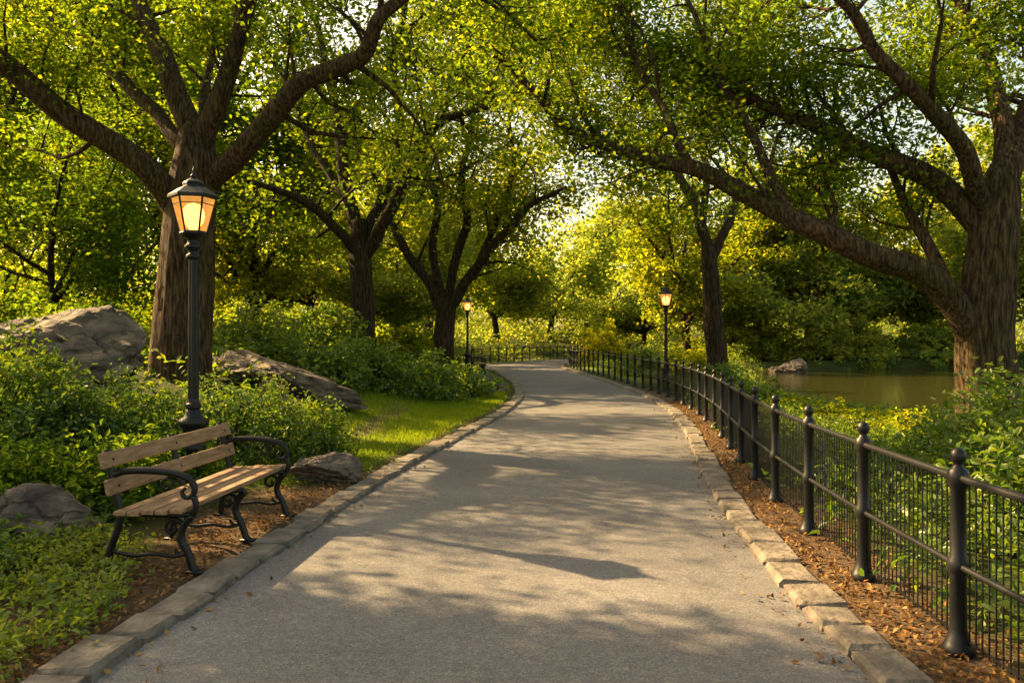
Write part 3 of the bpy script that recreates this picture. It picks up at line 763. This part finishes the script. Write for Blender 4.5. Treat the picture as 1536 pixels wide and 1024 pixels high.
# ------------------------------------------------------------------ street lamps
def make_lamp(label, loc, group):
    t = thing('street_lamp', label, 'street lamp', loc, 0, group)
    MB().lathe([(.18,0),(.18,.05),(.155,.07),(.145,.12),(.12,.14),(.112,.5),(.13,.53),(.13,.57),(.10,.6),(.095,.70),(.115,.75),(.145,.78),(.15,.81),(.14,.83),(.09,.86),(.075,.90),(.06,.95)], 16).build('base', IRON, t)
    mb = MB(); prof = [(.06,.93),(.075,.95),(.075,.985),(.055,1.0),(.05,1.04)]
    mb.lathe(prof, 16)
    n = 20; b0 = len(mb.v)
    for z in (1.03, 2.45):
        for k in range(n):
            r = (.053 if z < 2 else .046)*(1 if k % 2 else .84); a = 2*math.pi*k/n
            mb.v.append(Vector((r*math.cos(a), r*math.sin(a), z)))
    for k in range(n): mb.f.append((b0+k, b0+(k+1) % n, b0+n+(k+1) % n, b0+n+k))
    mb.build('post', IRON, t, smooth=False)
    MB().lathe([(.045,2.43),(.07,2.445),(.07,2.475),(.048,2.49),(.048,2.52),(.08,2.545),(.085,2.57),(.06,2.59),(.055,2.63),(.10,2.66),(.13,2.685),(.13,2.70)], 14).build('collar', IRON, t)
    lan = MB(); N = 6
    zb, zt, rb, rt = 2.705, 3.05, .128, .215
    cr = lambda k, r, z: Vector((r*math.cos(2*math.pi*k/N+.26), r*math.sin(2*math.pi*k/N+.26), z))
    for k in range(N):
        lan.tube([cr(k, rb, zb), cr(k, rt, zt)], [.011, .011], 4)
        lan.tube([cr(k, rb, zb), cr(k+1, rb, zb)], [.013, .013], 4); lan.tube([cr(k, rt, zt), cr(k+1, rt, zt)], [.015, .015], 4)
        zz = .80; ra = rb+(rt-rb)*zz; za = zb+(zt-zb)*zz
        lan.tube([cr(k, ra, za), cr(k+1, ra, za)], [.006, .006], 4)
    lo = lan.build('lantern_frame', IRON, t, smooth=False)
    for k in range(N):
        mb = MB(); i = .985
        mb.v += [cr(k, rb*i, zb+.005), cr(k+1, rb*i, zb+.005), cr(k+1, rt*i, zt-.005), cr(k, rt*i, zt-.005)]; mb.f.append((0,1,2,3))
        mb.build('glass_pane', PANE, lo, smooth=False)
    MB().lathe([(.20,3.045),(.245,3.05),(.245,3.075),(.215,3.095),(.15,3.14),(.10,3.165),(.095,3.185),(.105,3.19),(.095,3.21),(.055,3.235),(.03,3.25)], 6, rot=.26).build('roof', IRON, t, smooth=False)
    MB().lathe([(.02,3.245),(.03,3.26),(.028,3.28),(.012,3.295),(.018,3.31),(.012,3.33),(.002,3.37)], 8).build('finial', IRON, t)
    MB().lathe([(.03,2.72),(.06,2.76),(.095,2.81),(.11,2.87),(.10,2.93),(.065,2.98),(.01,3.0)], 12).build('bulb', BULB, t)
    return t
GLAMP = 'lit black street lamps along the path'
lamp = make_lamp('lit black street lamp standing behind the bench', (-3.2, 8.0, gzf(-3.2, 8.0)-.08), GLAMP)
l2 = copy_tree(lamp); l2.location = (4.62, 23.9, -.12); tag(l2, 'lit black street lamp behind the fence on the right of the path')
l3 = copy_tree(lamp); l3.location = (-1.9, 34, gzf(-1.9, 34)); tag(l3, 'lit black street lamp farthest away, left of the path by the low-forking tree')

# ------------------------------------------------------------------ benches
def make_bench(label, loc, rz):
    t = thing('park_bench', label, 'bench', loc, rz, 'park benches beside the path')
    s = MB()
    for i in range(5):
        x = -.19+i*.099; z = .435+(.008 if i == 4 else 0)-(.014 if i in (0, 1) else 0)
        s.box((x, R.uniform(-.006, .006), z), (.086, 1.92, .034), ch=.006)
    s.build('seat', WOOD, t, smooth=False)
    b = MB(); tilt = Matrix.Rotation(-.22, 3, 'Y')
    for z, x in ((.595, -.270), (.775, -.312)):
        b.box((x, 0, z), (.034, 1.94, .11), tilt, ch=.006)
    bo = b.build('backrest', WOOD, t, smooth=False)
    for y in (-.86, 0, .86):
        for z, x in ((.595, -.253), (.775, -.295)):
            MB().tube([(x-.01, y, z), (x+.006, y, z)], [.011, .009], 8).build('bolt', IRON, bo)
    for y in (-.86, 0, .86):
        rear, _ = catmull([Vector(p) for p in ((-.345,y,.012),(-.33,y,.03),(-.315,y,.15),(-.26,y,.30),(-.245,y,.42),(-.275,y,.55),(-.345,y,.84))], [0]*7, 4)
        m = MB().tube(rear, [.026]*len(rear), 8)
        m.box((-.335, y, .012), (.10, .06, .024), ch=.005)
        m.build('leg', IRON, t)
        fr, _ = catmull([Vector(p) for p in ((.30,y,.014),(.275,y,.045),(.245,y,.14),(.195,y,.235),(.215,y,.33),(.275,y,.40))], [0]*6, 4)
        m = MB().tube(fr, [.027]*len(fr), 8)
        m.box((.295, y, .012), (.11, .06, .024), ch=.005)
        sc = [Vector((.135+math.cos(a)*(.075-.009*a), y, .31+math.sin(a)*(.075-.009*a))) for a in [k*.42 for k in range(18)]]
        m.tube(sc, [.015]*len(sc), 6)
        sc = [Vector((.20-math.cos(a)*(.05-.0065*a), y, .17-math.sin(a)*(.05-.0065*a))) for a in [k*.45 for k in range(15)]]
        m.tube(sc, [.012]*len(sc), 6)
        m.tube([(-.25,y,.405),(0,y,.395),(.26,y,.405)], [.022,.02,.022], 6)
        m.build('leg', IRON, t)
        st, _ = catmull([Vector(p) for p in ((-.32,y,.15),(-.15,y,.115),(0,y,.13),(.14,y,.115),(.245,y,.14))], [0]*5, 4)
        MB().tube(st, [.015]*len(st), 6).build('stretcher', IRON, t)
        if y:
            ar, rr = catmull([Vector(p) for p in ((-.31,y,.66),(-.2,y,.695),(-.02,y,.70),(.14,y,.685),(.245,y,.65),(.29,y,.59),(.275,y,.535),(.225,y,.52),(.20,y,.555),(.225,y,.585))], [.022,.026,.027,.027,.026,.023,.02,.017,.014,.011], 4)
            m = MB().tube(ar, rr, 8)
            up, _ = catmull([Vector(p) for p in ((.275,y,.40),(.30,y,.46),(.285,y,.53))], [0]*3, 4)
            m.tube(up, [.022]*len(up), 8)
            m.tube([Vector((.09+math.cos(a)*(.055-.006*a), y, .60+math.sin(a)*(.055-.006*a))) for a in [k*.5 for k in range(15)]], [.011]*15, 6)
            m.build('armrest', IRON, t)
    return t
bench = make_bench('wooden bench with black iron arms in front of the nearest lamp', (-2.385, 6.33, gzf(-2.385, 6.33)), math.radians(-5))
b2 = copy_tree(bench); b2.location = (-1.5, 35.4, gzf(-1.5, 35.4)); b2.rotation_euler = (0, 0, math.radians(5))
tag(b2, 'small distant bench beside the farthest lamp left of the path')

# ------------------------------------------------------------------ fences
def fence(name, label, ex, sgn, y0, y1, off, first, wires_to):
    yy = np.arange(y0, y1, .02); xx = ex(yy)+sgn*off
    seg = np.hypot(np.diff(xx), np.diff(yy)); cum = np.concatenate([[0], np.cumsum(seg)])
    step = 1.25; n = int(cum[-1]/step)
    pos = []
    for i in range(n+1):
        y = float(np.interp(i*step, cum, yy)); x = float(ex(y))+sgn*off
        pos.append(Vector((x, y, max(-.02, gzf(x, y)))))
    root = thing(name, label, 'fence', pos[0])
    prof = [(.078,-.03),(.078,.035),(.066,.05),(.058,.075),(.05,.09),(.041,.13),(.039,.40),(.05,.42),(.054,.45),(.05,.48),(.039,.50),(.037,.84),(.049,.86),(.053,.90),(.049,.935),(.032,.95),(.023,.965),(.023,.972),(.034,.985),(.040,1.01),(.034,1.035),(.018,1.05),(.004,1.055)]
    pm = None
    for p in pos:
        if pm is None:
            o = MB().lathe(prof, 12).build('post', IRON, root); pm = o
        else:
            o = pm.copy(); C.objects.link(o); o.parent = root
        o.location = p-pos[0]
    for nm, h, r in (('top_rail', .90, .021), ('middle_rail', .45, .017)):
        MB().tube([p+Vector((0,0,h)) for p in pos], [r]*len(pos), 8).build(nm, IRON, root, origin=pos[0])
    for a, b in zip(pos, pos[1:]):
        if a.y > wires_to: break
        t = (b-a).normalized(); nrm = Vector((t.y, -t.x, 0)).normalized()*sgn*.026
        m = MB(); nb = 22 if a.y < 12 else 14
        for k in range(1, nb):
            p = a.lerp(b, k/nb)+nrm
            m.tube([p+Vector((0,0,.06)), p+Vector((0,0,.90))], [.0045, .0045], 4)
        for h in (.08, .885): m.tube([a+nrm+Vector((0,0,h)), b+nrm+Vector((0,0,h))], [.006, .006], 4)
        m.build('wire_panel', IRON, root, origin=pos[0], smooth=False)
fence('iron_fence', 'black iron fence with ball-topped posts along the right kerb', RX, 1, 1.58, 62, .55, 0, 24)
fence('iron_fence', 'distant black fence curving along the left side of the bend', LX, -1, 43, 76, .9, 0, 0)

# ------------------------------------------------------------------ light, sky, camera
S = Vector((-.82, .50, 0)).normalized(); EL = math.radians(34)
sd = Vector((S.x*math.cos(EL), S.y*math.cos(EL), math.sin(EL)))
sun = bpy.data.lights.new('sun', 'SUN'); sun.energy = 21; sun.angle = math.radians(.5); sun.color = (1, .685, .32)
so = bpy.data.objects.new('sun', sun); C.objects.link(so); so.rotation_euler = (-sd).to_track_quat('-Z', 'Y').to_euler(); so.location = (-20, 15, 20)
w = bpy.data.worlds.new('World'); bpy.context.scene.world = w; w.use_nodes = True
nt = w.node_tree; bg = nt.nodes['Background']
sky = nt.nodes.new('ShaderNodeTexSky'); sky.sky_type = 'NISHITA'; sky.sun_disc = False
sky.sun_elevation = EL; sky.sun_rotation = math.atan2(sd.x, sd.y)
sky.dust_density = 3; sky.air_density = 1.0; sky.ozone_density = .6
nt.links.new(mixrgb(nt, sky.outputs[0], (1.0, .82, .53), 1.0, 'MULTIPLY'), bg.inputs[0])
bg.inputs[1].default_value = .46
cam = bpy.data.cameras.new('camera'); cam.lens = 28; cam.sensor_width = 36; cam.clip_end = 2000; cam.shift_y = -7/1536
co = bpy.data.objects.new('camera', cam); C.objects.link(co); co.location = (0, 0, CH); co.rotation_euler = (math.pi/2, 0, 0)
bpy.context.scene.camera = co
bpy.context.scene.view_settings.view_transform = 'Standard'
